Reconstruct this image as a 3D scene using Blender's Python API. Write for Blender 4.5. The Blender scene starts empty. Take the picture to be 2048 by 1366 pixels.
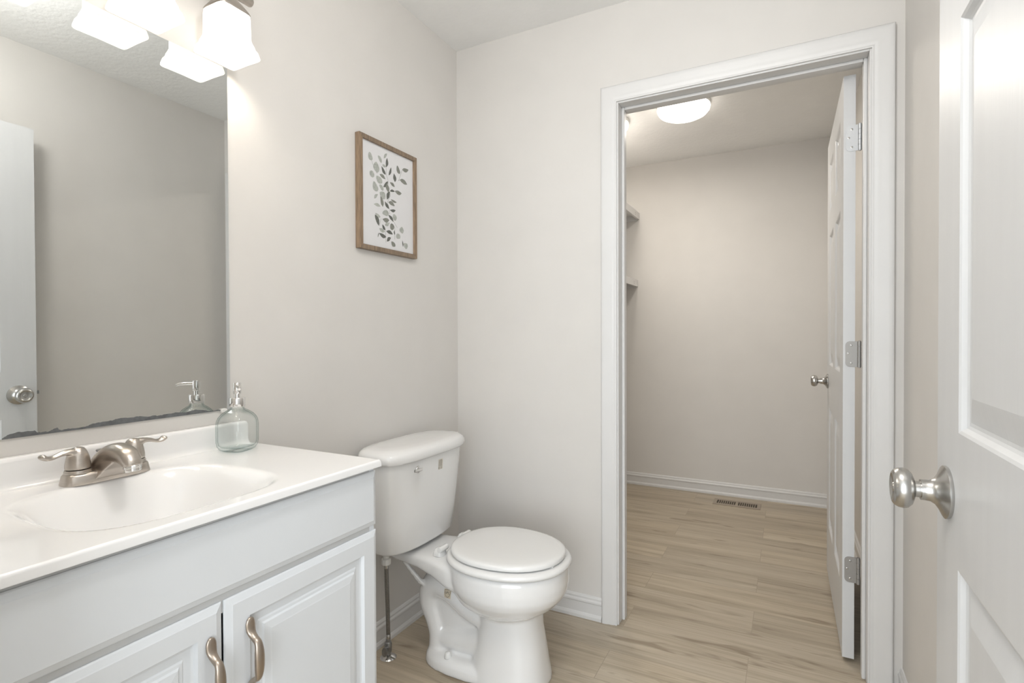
import bpy, bmesh, math, random
from mathutils import Vector, Matrix

random.seed(7)
S = bpy.context.scene
COL = S.collection
PI = math.pi

# ------------------------------------------------------------------ camera
cam_d = bpy.data.cameras.new('camera')
cam = bpy.data.objects.new('camera', cam_d)
COL.objects.link(cam)
cam_d.sensor_fit = 'HORIZONTAL'
cam_d.sensor_width = 36.0
cam_d.lens = 1059.7 / 2048 * 36.0
cam_d.clip_start = 0.01
cam.location = (1.339, -2.0407, 1.1443)
cam.rotation_euler = (Matrix.Rotation(math.radians(27.424), 4, 'Z') @
                      Matrix.Rotation(math.radians(90 - 0.609), 4, 'X') @
                      Matrix.Rotation(math.radians(-0.203), 4, 'Z')).to_euler()
S.camera = cam

# ------------------------------------------------------------------ world, daylight and exposure
W = bpy.data.worlds.new('world')
S.world = W
W.use_nodes = True
W.node_tree.nodes['Background'].inputs[0].default_value = (0.75, 0.87, 1.0, 1)
W.node_tree.nodes['Background'].inputs[1].default_value = 0.3
S.view_settings.view_transform = 'Standard'
S.view_settings.look = 'None'
S.view_settings.gamma = 1
S.view_settings.use_curve_mapping = False
S.view_settings.exposure = 0.27


def area_light(name, loc, rot, sx, sy, power, color):
    d = bpy.data.lights.new(name, 'AREA')
    d.shape = 'RECTANGLE'
    d.size, d.size_y = sx, sy
    d.energy = power
    d.color = color
    o = bpy.data.objects.new(name, d)
    o.location = loc
    o.rotation_euler = rot
    COL.objects.link(o)
    return o


# daylight from the bedroom window behind the camera
area_light('bedroom_window_daylight', (1.35, -3.45, 1.25), (PI / 2, 0, 0), 2.3, 2.1, 62, (0.86, 0.93, 1.0))
# added fill light high up near the doorway, with no fixture behind it
lamp_d = bpy.data.lights.new('bathroom_fill_light', 'POINT')
lamp_d.energy = 13
lamp_d.shadow_soft_size = 0.11
lamp_d.color = (1.0, 0.985, 0.965)
lamp = bpy.data.objects.new('bathroom_fill_light', lamp_d)
lamp.location = (1.05, -1.40, 2.27)
COL.objects.link(lamp)


# ------------------------------------------------------------------ materials
def nodes_of(m):
    return m.node_tree.nodes, m.node_tree.links


def mat(name, color, rough=0.5, metal=0.0, var=0.015, vscale=6.0, bump=0.0, bscale=200.0, coat=0.0, stretch=None, spec=0.5):
    m = bpy.data.materials.new(name)
    m.use_nodes = True
    N, L = nodes_of(m)
    b = N['Principled BSDF']
    b.inputs['Roughness'].default_value = rough
    b.inputs['Metallic'].default_value = metal
    b.inputs['Specular IOR Level'].default_value = spec
    b.inputs['Coat Weight'].default_value = coat
    b.inputs['Coat Roughness'].default_value = 0.05
    tc = N.new('ShaderNodeTexCoord')
    mp = N.new('ShaderNodeMapping')
    L.new(tc.outputs['Object'], mp.inputs[0])
    if stretch:
        mp.inputs['Scale'].default_value = stretch
    nz = N.new('ShaderNodeTexNoise')
    nz.inputs['Scale'].default_value = vscale
    nz.inputs['Detail'].default_value = 3
    L.new(mp.outputs[0], nz.inputs['Vector'])
    cr = N.new('ShaderNodeValToRGB')
    c = color
    cr.color_ramp.elements[0].color = (max(0, c[0] * (1 - var)), max(0, c[1] * (1 - var)), max(0, c[2] * (1 - var)), 1)
    cr.color_ramp.elements[1].color = (min(1, c[0] * (1 + var)), min(1, c[1] * (1 + var)), min(1, c[2] * (1 + var)), 1)
    cr.color_ramp.elements[0].position = 0.3
    cr.color_ramp.elements[1].position = 0.7
    L.new(nz.outputs['Fac'], cr.inputs[0])
    L.new(cr.outputs[0], b.inputs['Base Color'])
    if bump:
        n2 = N.new('ShaderNodeTexNoise')
        n2.inputs['Scale'].default_value = bscale
        n2.inputs['Detail'].default_value = 4
        L.new(mp.outputs[0], n2.inputs['Vector'])
        bp = N.new('ShaderNodeBump')
        bp.inputs['Strength'].default_value = bump
        bp.inputs['Distance'].default_value = 0.002
        L.new(n2.outputs['Fac'], bp.inputs['Height'])
        L.new(bp.outputs[0], b.inputs['Normal'])
    return m


def emis(name, color, strength):
    m = bpy.data.materials.new(name)
    m.use_nodes = True
    N, L = nodes_of(m)
    b = N['Principled BSDF']
    b.inputs['Base Color'].default_value = (0.9, 0.88, 0.84, 1)
    b.inputs['Roughness'].default_value = 0.35
    nz = N.new('ShaderNodeTexNoise')
    nz.inputs['Scale'].default_value = 18
    tc = N.new('ShaderNodeTexCoord')
    L.new(tc.outputs['Object'], nz.inputs['Vector'])
    cr = N.new('ShaderNodeValToRGB')
    cr.color_ramp.elements[0].color = (color[0] * .96, color[1] * .95, color[2] * .92, 1)
    cr.color_ramp.elements[1].color = (*color, 1)
    L.new(nz.outputs['Fac'], cr.inputs[0])
    L.new(cr.outputs[0], b.inputs['Emission Color'])
    b.inputs['Emission Strength'].default_value = strength
    return m


M_wall = mat('wall_paint', (0.702, 0.678, 0.646), 0.75, bump=0.06, bscale=260)
M_ceil = mat('ceiling_texture', (0.88, 0.875, 0.86), 0.9, bump=1.0, bscale=42)
M_trim = mat('white_trim_paint', (0.70, 0.692, 0.68), 0.35)
M_door = mat('white_door_paint', (0.67, 0.672, 0.672), 0.38, bump=0.10, bscale=34, stretch=(6, 6, 0.45))
M_cab = mat('cabinet_white', (0.73, 0.755, 0.78), 0.35)
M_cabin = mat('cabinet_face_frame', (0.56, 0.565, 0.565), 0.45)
M_marble = mat('cultured_marble', (0.90, 0.895, 0.89), 0.12, coat=0.5, var=0.012, vscale=4)
M_porc = mat('porcelain', (0.83, 0.825, 0.815), 0.08, coat=0.6, var=0.005)
M_seat = mat('seat_white', (0.80, 0.795, 0.78), 0.16, coat=0.2, var=0.005)
M_nickel = mat('brushed_nickel', (0.52, 0.475, 0.43), 0.28, metal=1.0, var=0.05, vscale=40, bump=0.05, bscale=220, stretch=(1, 1, 9))
M_steel = mat('satin_steel', (0.52, 0.51, 0.49), 0.27, metal=1.0, var=0.05, vscale=50, bump=0.04, bscale=260, stretch=(9, 1, 1))
M_bronze = mat('warm_nickel', (0.45, 0.385, 0.325), 0.33, metal=1.0, var=0.04, vscale=40)
M_chrome = mat('chrome', (0.80, 0.79, 0.78), 0.06, metal=1.0, var=0.01)
M_dark = mat('dark_gap', (0.03, 0.03, 0.03), 0.7)
M_hose = mat('braided_hose', (0.23, 0.22, 0.205), 0.4, metal=0.7, var=0.35, vscale=420)
M_valve = mat('valve_metal', (0.33, 0.33, 0.33), 0.35, metal=0.9, var=0.15, vscale=40)
M_plastic = mat('white_plastic', (0.78, 0.77, 0.74), 0.4)
M_hinge = mat('hinge_steel', (0.36, 0.345, 0.325), 0.45, metal=0.5, var=0.03)
M_paper = mat('print_paper', (0.74, 0.735, 0.74), 0.6, var=0.01, vscale=30)
M_desilver = mat('mirror_desilvering', (0.13, 0.135, 0.14), 0.5, var=0.25, vscale=90)
M_leafL = mat('ink_pale_sage', (0.42, 0.435, 0.40), 0.7, var=0.16, vscale=120)
M_leafM = mat('ink_mid_grey_green', (0.23, 0.235, 0.205), 0.7, var=0.25, vscale=140)
M_leafD = mat('ink_dark_grey_green', (0.13, 0.135, 0.12), 0.7, var=0.25, vscale=140)
M_reg = mat('register_tan', (0.36, 0.30, 0.235), 0.5)
M_regd = mat('register_dark', (0.075, 0.062, 0.045), 0.7)
M_decal = mat('decal_tan', (0.66, 0.58, 0.45), 0.4)
M_ink = mat('decal_ink', (0.10, 0.08, 0.06), 0.5)
M_label = mat('label_pale', (0.70, 0.66, 0.58), 0.45)
M_shade = emis('lit_frosted_glass', (1.0, 0.955, 0.89), 0.85)
M_bulb = emis('bulb_glow', (1.0, 0.93, 0.83), 64.0)
M_dome = emis('lit_dome', (1.0, 0.94, 0.86), 4.5)

# oak floor planks
M_floor = bpy.data.materials.new('oak_planks')
M_floor.use_nodes = True
N, L = nodes_of(M_floor)
b = N['Principled BSDF']
tc = N.new('ShaderNodeTexCoord')
br = N.new('ShaderNodeTexBrick')
br.offset = 0.37
br.inputs['Scale'].default_value = 1.0
br.inputs['Brick Width'].default_value = 1.22
br.inputs['Row Height'].default_value = 0.178
br.inputs['Mortar Size'].default_value = 0.0011
br.inputs['Mortar Smooth'].default_value = 0.2
br.inputs['Color1'].default_value = (0.0, 0.0, 0.0, 1)
br.inputs['Color2'].default_value = (1, 1, 1, 1)
br.inputs['Mortar'].default_value = (0.5, 0.5, 0.5, 1)
L.new(tc.outputs['Object'], br.inputs['Vector'])
# shift the grain from plank to plank
sh = N.new('ShaderNodeVectorMath'); sh.operation = 'MULTIPLY_ADD'
sh.inputs[1].default_value = (7.3, 3.1, 5.7)
L.new(br.outputs['Color'], sh.inputs[0])
L.new(tc.outputs['Object'], sh.inputs[2])


def stretched(sx, sy, scale, detail, rough=0.6, dist=0.0):
    mp = N.new('ShaderNodeMapping')
    mp.inputs['Scale'].default_value = (sx, sy, 1)
    L.new(sh.outputs[0], mp.inputs[0])
    n = N.new('ShaderNodeTexNoise')
    n.inputs['Scale'].default_value = scale
    n.inputs['Detail'].default_value = detail
    n.inputs['Roughness'].default_value = rough
    n.inputs['Distortion'].default_value = dist
    L.new(mp.outputs[0], n.inputs['Vector'])
    return n


g1 = stretched(0.7, 9.0, 1.6, 5, 0.6, 0.6)
g2 = stretched(1.6, 60.0, 2.0, 6, 0.65)
g3 = stretched(3.0, 16.0, 1.3, 2, 0.5, 1.0)
cr1 = N.new('ShaderNodeValToRGB')
e = cr1.color_ramp.elements
e[0].position, e[0].color = 0.28, (0.36, 0.30, 0.222, 1)
e[1].position, e[1].color = 0.72, (0.56, 0.49, 0.388, 1)
e2 = cr1.color_ramp.elements.new(0.5); e2.color = (0.485, 0.415, 0.318, 1)
L.new(g1.outputs['Fac'], cr1.inputs[0])
mx = N.new('ShaderNodeMix'); mx.data_type = 'RGBA'; mx.blend_type = 'MULTIPLY'
mx.inputs['Factor'].default_value = 1.0
crg = N.new('ShaderNodeValToRGB')
crg.color_ramp.elements[0].position, crg.color_ramp.elements[0].color = 0.3, (0.83, 0.82, 0.80, 1)
crg.color_ramp.elements[1].position, crg.color_ramp.elements[1].color = 0.65, (1.06, 1.06, 1.06, 1)
L.new(g2.outputs['Fac'], crg.inputs[0])
L.new(cr1.outputs[0], mx.inputs[6]); L.new(crg.outputs[0], mx.inputs[7])
mk = N.new('ShaderNodeMix'); mk.data_type = 'RGBA'; mk.blend_type = 'MULTIPLY'
crk = N.new('ShaderNodeValToRGB')
crk.color_ramp.elements[0].position, crk.color_ramp.elements[0].color = 0.27, (0.68, 0.645, 0.61, 1)
crk.color_ramp.elements[1].position, crk.color_ramp.elements[1].color = 0.38, (1, 1, 1, 1)
L.new(g3.outputs['Fac'], crk.inputs[0])
mk.inputs['Factor'].default_value = 1.0
L.new(mx.outputs[2], mk.inputs[6]); L.new(crk.outputs[0], mk.inputs[7])
pv = N.new('ShaderNodeValToRGB')
pv.color_ramp.elements[0].color = (0.91, 0.91, 0.915, 1)
pv.color_ramp.elements[1].color = (1.05, 1.04, 1.02, 1)
L.new(br.outputs['Color'], pv.inputs[0])
mp2 = N.new('ShaderNodeMix'); mp2.data_type = 'RGBA'; mp2.blend_type = 'MULTIPLY'
mp2.inputs['Factor'].default_value = 1.0
L.new(mk.outputs[2], mp2.inputs[6]); L.new(pv.outputs[0], mp2.inputs[7])
ms = N.new('ShaderNodeMix'); ms.data_type = 'RGBA'
L.new(br.outputs['Fac'], ms.inputs['Factor'])
L.new(mp2.outputs[2], ms.inputs[6])
ms.inputs[7].default_value = (0.34, 0.28, 0.21, 1)
L.new(ms.outputs[2], b.inputs['Base Color'])
b.inputs['Roughness'].default_value = 0.42
bpn = N.new('ShaderNodeBump'); bpn.inputs['Strength'].default_value = 0.12; bpn.inputs['Distance'].default_value = 0.001
L.new(g2.outputs['Fac'], bpn.inputs['Height'])
L.new(bpn.outputs[0], b.inputs['Normal'])

# oak picture frame wood
M_frame = mat('frame_wood', (0.235, 0.172, 0.118), 0.55, var=0.28, vscale=22, stretch=(1, 9, 1), bump=0.1, bscale=80)
M_framev = mat('frame_wood_upright', (0.27, 0.188, 0.12), 0.55, var=0.28, vscale=22, stretch=(9, 9, 1), bump=0.1, bscale=80)

# mirror
M_mirror = bpy.data.materials.new('silvered_mirror')
M_mirror.use_nodes = True
bb = M_mirror.node_tree.nodes['Principled BSDF']
bb.inputs['Metallic'].default_value = 1
bb.inputs['Roughness'].default_value = 0.0
bb.inputs['Base Color'].default_value = (0.73, 0.745, 0.735, 1)

# clear bottle glass, faint green
M_glass = bpy.data.materials.new('clear_green_glass')
M_glass.use_nodes = True
N, L = nodes_of(M_glass)
N.remove(N['Principled BSDF'])
lw = N.new('ShaderNodeLayerWeight')
lw.inputs['Blend'].default_value = 0.42
crt = N.new('ShaderNodeValToRGB')
crt.color_ramp.elements[0].position, crt.color_ramp.elements[0].color = 0.33, (0.985, 0.995, 0.993, 1)
crt.color_ramp.elements[1].position, crt.color_ramp.elements[1].color = 0.97, (0.50, 0.59, 0.57, 1)
L.new(lw.outputs['Facing'], crt.inputs[0])
tr = N.new('ShaderNodeBsdfTransparent')
L.new(crt.outputs[0], tr.inputs[0])
gs = N.new('ShaderNodeBsdfGlossy')
gs.inputs['Roughness'].default_value = 0.02
pw = N.new('ShaderNodeMath'); pw.operation = 'POWER'
pw.inputs[1].default_value = 3.0
L.new(lw.outputs['Facing'], pw.inputs[0])
ml = N.new('ShaderNodeMath'); ml.operation = 'MULTIPLY_ADD'
ml.inputs[1].default_value = 0.45
ml.inputs[2].default_value = 0.035
L.new(pw.outputs[0], ml.inputs[0])
m2 = N.new('ShaderNodeMixShader')
L.new(ml.outputs[0], m2.inputs[0]); L.new(tr.outputs[0], m2.inputs[1]); L.new(gs.outputs[0], m2.inputs[2])
L.new(m2.outputs[0], N['Material Output'].inputs['Surface'])


# ------------------------------------------------------------------ mesh helpers
def link(name, bm, m, parent=None, smooth=False, bevel=0.0, segs=2, auto=None):
    bmesh.ops.recalc_face_normals(bm, faces=bm.faces[:])
    me = bpy.data.meshes.new(name)
    bm.to_mesh(me)
    bm.free()
    me.materials.append(m)
    o = bpy.data.objects.new(name, me)
    COL.objects.link(o)
    if parent is not None:
        o.parent = parent
        o.matrix_parent_inverse = world_of(parent).inverted()
    if smooth:
        for p in me.polygons:
            p.use_smooth = True
    if auto:
        set_smooth_by_angle(me, auto)
    if bevel:
        md = o.modifiers.new('bevel', 'BEVEL')
        md.width = bevel
        md.segments = segs
        md.limit_method = 'ANGLE'
        md.angle_limit = math.radians(40)
        md.harden_normals = False
    return o


def world_of(o):
    mtx = o.matrix_basis.copy()
    p = o.parent
    if p is not None:
        return world_of(p) @ o.matrix_parent_inverse @ mtx
    return mtx


def set_smooth_by_angle(me, deg):
    bm = bmesh.new()
    bm.from_mesh(me)
    lim = math.radians(deg)
    for f in bm.faces:
        f.smooth = True
    for ed in bm.edges:
        if len(ed.link_faces) == 2:
            ed.smooth = ed.calc_face_angle(0) < lim
    bm.to_mesh(me)
    bm.free()


def empty(name, loc):
    o = bpy.data.objects.new(name, None)
    o.location = loc
    o.empty_display_size = 0.05
    COL.objects.link(o)
    return o


def tag(o, label, cat, group=None, kind=None):
    o['label'] = label
    o['category'] = cat
    if group:
        o['group'] = group
    if kind:
        o['kind'] = kind
    return o


def thing(name, loc, label, cat, group=None, kind=None):
    return tag(empty(name, loc), label, cat, group, kind)


def NB():
    return bmesh.new()


def box(bm, x0, x1, y0, y1, z0, z1):
    vs = [bm.verts.new((x, y, z)) for x in (x0, x1) for y in (y0, y1) for z in (z0, z1)]
    for f in ((0, 1, 3, 2), (4, 6, 7, 5), (0, 4, 5, 1), (2, 3, 7, 6), (0, 2, 6, 4), (1, 5, 7, 3)):
        bm.faces.new([vs[i] for i in f])
    return bm


def loft(bm, loops, cap0=True, cap1=True, closed=True):
    rows = [[bm.verts.new(p) for p in lp] for lp in loops]
    n = len(rows[0])
    for a, c in zip(rows[:-1], rows[1:]):
        for i in range(n if closed else n - 1):
            j = (i + 1) % n
            bm.faces.new((a[i], a[j], c[j], c[i]))
    if cap0:
        bm.faces.new(rows[0][::-1])
    if cap1:
        bm.faces.new(rows[-1])
    return rows


def frame_of(d):
    d = Vector(d).normalized()
    up = Vector((0, 0, 1)) if abs(d.z) < 0.95 else Vector((1, 0, 0))
    a = up.cross(d).normalized()
    return a, d.cross(a).normalized(), d


def lathe(bm, prof, origin, axis=(0, 0, 1), n=32, cap0=True, cap1=True):
    """prof: list of (radius, height along axis)"""
    a, c, d = frame_of(axis)
    o = Vector(origin)
    loops = []
    for r, h in prof:
        loops.append([o + d * h + (a * math.cos(2 * PI * i / n) + c * math.sin(2 * PI * i / n)) * max(r, 1e-5) for i in range(n)])
    loft(bm, loops, cap0, cap1)
    return bm


def tube(bm, pts, radii, n=16, flat=1.0, side=None):
    """round (or flattened) tube along points"""
    pts = [Vector(p) for p in pts]
    loops = []
    for i, p in enumerate(pts):
        t = (pts[min(i + 1, len(pts) - 1)] - pts[max(i - 1, 0)]).normalized()
        if side is not None:
            s = Vector(side)
            s = (s - t * s.dot(t)).normalized()
            u = t.cross(s)
        else:
            s, u, _ = frame_of(t)
        r = radii[i] if isinstance(radii, (list, tuple)) else radii
        if isinstance(r, (list, tuple)):
            rs, ru = r
        else:
            rs, ru = r, r * flat
        loops.append([p + s * rs * math.cos(2 * PI * k / n) + u * ru * math.sin(2 * PI * k / n) for k in range(n)])
    loft(bm, loops)
    return bm


def smooth_path(pts, k=6):
    """Catmull-Rom resampling; each point may carry extra numbers"""
    out = []
    n = len(pts)
    for i in range(n - 1):
        p0, p1, p2, p3 = pts[max(i - 1, 0)], pts[i], pts[i + 1], pts[min(i + 2, n - 1)]
        for s in range(k):
            t = s / k
            out.append(tuple(0.5 * ((2 * b1) + (-a + c) * t + (2 * a - 5 * b1 + 4 * c - d) * t * t + (-a + 3 * b1 - 3 * c + d) * t ** 3)
                             for a, b1, c, d in zip(p0, p1, p2, p3)))
    out.append(tuple(pts[-1]))
    return out


def superloop(cx, cy, z, a, bq, n=2.0, count=48):
    pts = []
    for i in range(count):
        t = 2 * PI * i / count
        c, s = math.cos(t), math.sin(t)
        pts.append((cx + a * math.copysign(abs(c) ** (2 / n), c), cy + bq * math.copysign(abs(s) ** (2 / n), s), z))
    return pts


def fuse(o, voxel, iters=4, factor=0.5):
    """melt the shells of one mesh into one skin"""
    r = o.modifiers.new('remesh', 'REMESH')
    r.mode = 'VOXEL'
    r.voxel_size = voxel
    r.use_smooth_shade = True
    sm = o.modifiers.new('smooth', 'SMOOTH')
    sm.factor = factor
    sm.iterations = iters
    dg = bpy.context.evaluated_depsgraph_get()
    dg.update()
    me = bpy.data.meshes.new_from_object(o.evaluated_get(dg))
    mats = list(o.data.materials)
    o.modifiers.clear()
    o.data = me
    if not me.materials:
        for m in mats:
            me.materials.append(m)
    for p in me.polygons:
        p.use_smooth = True
    return o


# ------------------------------------------------------------------ room shell
RX = 1.665     # right wall
NY = -1.862    # near wall, room face
CY = 2.0116    # far wall of the closet
HC = 2.44
JL, JR, JH = 0.752, 1.572, 2.052      # closet door opening
DL, DR, DH = 0.66, 1.600, 2.06        # bathroom doorway


def struct(name, bm, m, label, cat, **k):
    return tag(link(name, bm, m, **k), label, cat, kind='structure')


struct('floor', box(NB(), -1.2, 2.6, -3.6, 2.12, -0.1, 0), M_floor, 'greige oak plank floor through bathroom and closet', 'floor')
struct('ceiling', box(NB(), -1.2, 2.6, -3.6, 2.12, HC, HC + 0.1), M_ceil, 'white textured ceiling over the bathroom and closet', 'ceiling')
struct('wall_left', box(NB(), -0.1, 0, -1.862, 2.12, 0, HC), M_wall, 'light greige wall behind the vanity, print and toilet tank', 'wall')
struct('wall_right', box(NB(), RX, RX + 0.1, -1.862, 2.12, 0, HC), M_wall, 'light greige wall behind the open white door at right', 'wall')
bm = NB()
box(bm, 0, JL - 0.02, 0, 0.116, 0, HC)
box(bm, JR + 0.02, RX, 0, 0.116, 0, HC)
box(bm, JL - 0.02, JR + 0.02, 0, 0.116, JH + 0.02, HC)
struct('wall_back', bm, M_wall, 'light greige wall around the closet doorway beside the toilet', 'wall')
struct('wall_closet_back', box(NB(), 0, RX, CY, CY + 0.1, 0, HC), M_wall, 'plain greige wall at the far end of the closet', 'wall')
bm = NB()
box(bm, -1.2, DL - 0.02, NY - 0.116, NY, 0, HC)
box(bm, DR + 0.02, 2.6, NY - 0.116, NY, 0, HC)
box(bm, DL - 0.02, DR + 0.02, NY - 0.116, NY, DH + 0.02, HC)
struct('wall_near', bm, M_wall, 'greige wall around the doorway the camera looks through', 'wall')
struct('wall_bedroom_left', box(NB(), -1.3, -1.2, -3.6, -1.978, 0, HC), M_wall, 'bedroom wall behind the camera, left side', 'wall')
struct('wall_bedroom_right', box(NB(), 2.6, 2.7, -3.6, -1.978, 0, HC), M_wall, 'bedroom wall behind the camera, right side', 'wall')
struct('wall_bedroom_far', box(NB(), -1.3, 2.7, -3.7, -3.6, 0, HC), M_wall, 'bedroom wall facing the bathroom door', 'wall')

# baseboards: profile swept along a straight run
BB = [(0, 0), (0.016, 0), (0.016, 0.012), (0.012, 0.020), (0.010, 0.022), (0.010, 0.062), (0.013, 0.066), (0.0125, 0.072), (0.008, 0.078), (0.008, 0.084), (0.004, 0.090), (0, 0.092)]


def baseboard(name, p0, p1, nrm, label):
    bm = NB()
    n = Vector((nrm[0], nrm[1], 0))
    loops = []
    for p in (p0, p1):
        loops.append([Vector((p[0], p[1], 0)) + n * a + Vector((0, 0, z)) for a, z in BB])
    loft(bm, loops)
    return struct(name, bm, M_trim, label, 'baseboard')


baseboard('baseboard_left', (0, -1.075), (0, 0), (1, 0), 'white baseboard behind the toilet and water valve')
baseboard('baseboard_back', (0.016, 0), (0.684, 0), (0, -1), 'white baseboard between the toilet corner and door casing')
baseboard('baseboard_right', (RX, -1.862), (RX, 0), (-1, 0), 'white baseboard under the wall behind the open door')
baseboard('baseboard_closet_back', (0, CY), (RX, CY), (0, -1), 'white baseboard along the far closet wall')
baseboard('baseboard_closet_right', (RX, 0.134), (RX, CY - 0.016), (-1, 0), 'white baseboard behind the closet door')
baseboard('baseboard_closet_left', (0, 0.116), (0, CY - 0.016), (1, 0), 'white baseboard under the closet shelves')

# ------------------------------------------------------------------ closet doorway trim
CW = 0.0605   # casing width
CAS = [(0.0, 0.0), (0.0, 0.008), (0.004, 0.010), (0.008, 0.0085), (0.012, 0.0105), (0.020, 0.0125), (0.030, 0.013), (0.044, 0.0165), (0.052, 0.0175), (0.058, 0.017), (0.0605, 0.0145), (0.0605, 0.0)]


def casing(bm, x0, x1, z1, y, s):
    """mitred casing around an opening: three legs; y wall plane, s outward sign"""
    path = []
    for (px, pz, dx, dz) in ((x0, 0, -1, 0), (x0, z1, -1, 1), (x1, z1, 1, 1), (x1, 0, 1, 0)):
        path.append([(px + dx * a, y + s * d, pz + dz * a) for a, d in CAS])
    loft(bm, path, closed=True)


t = thing('trim_1', (1.16, 0, 0), 'white moulded casing and jamb around the closet doorway', 'door frame', kind='structure')
bm = NB()
casing(bm, JL - 0.006, JR + 0.006, JH + 0.006, 0, -1)
link('casing', bm, M_trim, t, auto=50)
bm = NB()
casing(bm, JL - 0.006, JR + 0.006, JH + 0.006, 0.116, 1)
link('casing', bm, M_trim, t, auto=50)
bm = NB()
box(bm, JL - 0.02, JL, -0.0005, 0.1165, 0, JH + 0.02)
box(bm, JR, JR + 0.02, -0.0005, 0.1165, 0, JH + 0.02)
box(bm, JL, JR, -0.0005, 0.1165, JH, JH + 0.02)
link('jamb', bm, M_trim, t, bevel=0.0015)
bm = NB()
box(bm, JL, JL + 0.011, 0.045, 0.078, 0, JH)
box(bm, JR - 0.011, JR, 0.045, 0.078, 0, JH)
box(bm, JL + 0.011, JR - 0.011, 0.045, 0.078, JH - 0.011, JH)
link('door_stop', bm, M_trim, t, bevel=0.003)

t = thing('trim_2', (1.1, NY, 0), 'white jamb of the doorway the camera stands in', 'door frame', kind='structure')
bm = NB()
box(bm, DL - 0.02, DL, NY - 0.1165, NY + 0.0005, 0, DH + 0.02)
box(bm, DR, DR + 0.02, NY - 0.1165, NY + 0.0005, 0, DH + 0.02)
box(bm, DL, DR, NY - 0.1165, NY + 0.0005, DH, DH + 0.02)
link('jamb', bm, M_trim, t, bevel=0.0015)
bm = NB()
casing(bm, DL - 0.006, DR + 0.006, DH + 0.006, NY - 0.116, -1)
link('casing', bm, M_trim, t, auto=50)


# ------------------------------------------------------------------ six-panel doors
PROFILE = [(0.0, 0.0), (0.004, -0.0022), (0.009, -0.0075), (0.013, -0.0095), (0.018, -0.0098), (0.052, -0.0025), (0.055, -0.002)]


def panel_face(bm, xs, zs, cells, f, profile):
    """f(u, v, depth) -> point. panels in `cells` get nested moulded loops"""
    for i in range(len(xs) - 1):
        for j in range(len(zs) - 1):
            u0, u1, v0, v1 = xs[i], xs[i + 1], zs[j], zs[j + 1]
            if (i, j) in cells:
                prev = None
                for ins, dep in profile:
                    lp = [bm.verts.new(f(*q, dep)) for q in ((u0 + ins, v0 + ins), (u1 - ins, v0 + ins), (u1 - ins, v1 - ins), (u0 + ins, v1 - ins))]
                    if prev:
                        for k in range(4):
                            bm.faces.new((prev[k], prev[(k + 1) % 4], lp[(k + 1) % 4], lp[k]))
                    prev = lp
                bm.faces.new(prev)
            else:
                bm.faces.new([bm.verts.new(f(*q, 0.0)) for q in ((u0, v0), (u1, v0), (u1, v1), (u0, v1))])


def six_panel_leaf(name, xface, y0, width, thick, z0, h, parent):
    """leaf lying in a YZ plane: face at x = xface (towards -X), running to +thick in X; u runs along +Y from y0"""
    st, mu = 0.118, 0.10
    pw = (width - 2 * st - mu) / 2
    xs = [0, st, st + pw, st + pw + mu, width - st, width]
    zs = [0, 0.235, 0.792, 0.990, 1.585, 1.690, 1.915, h]
    cells = {(i, j) for i in (1, 3) for j in (1, 3, 5)}
    bm = NB()
    panel_face(bm, xs, zs, cells, lambda u, v, d: (xface - d, y0 + u, z0 + v), PROFILE)
    panel_face(bm, xs, zs, cells, lambda u, v, d: (xface + thick + d, y0 + u, z0 + v), PROFILE)
    # edges
    for (a, c) in (((0, 0), (0, h)), ((width, 0), (width, h)), ((0, 0), (width, 0)), ((0, h), (width, h))):
        bm.faces.new([bm.verts.new(p) for p in ((xface, y0 + a[0], z0 + a[1]), (xface, y0 + c[0], z0 + c[1]), (xface + thick, y0 + c[0], z0 + c[1]), (xface + thick, y0 + a[0], z0 + a[1]))])
    bmesh.ops.remove_doubles(bm, verts=bm.verts[:], dist=1e-5)
    return link(name, bm, M_door, parent)


def knob_parts(parent, pos, axis, rs=1.0):
    """rose, neck and round knob; built as one knob with its rose a part of its own"""
    bm = NB()
    lathe(bm, [(r_ * rs, h_) for r_, h_ in [(0.0, 0.0), (0.0335, 0.0), (0.0345, 0.002), (0.0345, 0.005), (0.0325, 0.0065), (0.024, 0.011), (0.0175, 0.016), (0.0142, 0.022), (0.0135, 0.030), (0.0135, 0.034), (0.0, 0.034)]], pos, axis, 48)
    rose = link('knob_rose', bm, M_steel, parent, auto=45)
    bm = NB()
    lathe(bm, [(r_ * rs, h_) for r_, h_ in [(0.0, 0.030), (0.0105, 0.030), (0.0105, 0.041), (0.0150, 0.0425), (0.0215, 0.0455), (0.0257, 0.0505), (0.0272, 0.0565), (0.0262, 0.0630), (0.0235, 0.0680),
               (0.0228, 0.0688), (0.0222, 0.0690), (0.0205, 0.0705), (0.0185, 0.0710), (0.0175, 0.0700), (0.0120, 0.0680), (0.0070, 0.0672), (0.0062, 0.0690), (0.0055, 0.0700), (0.0, 0.0702)]], pos, axis, 48)
    return link('door_knob', bm, M_steel, rose, auto=45)


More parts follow.
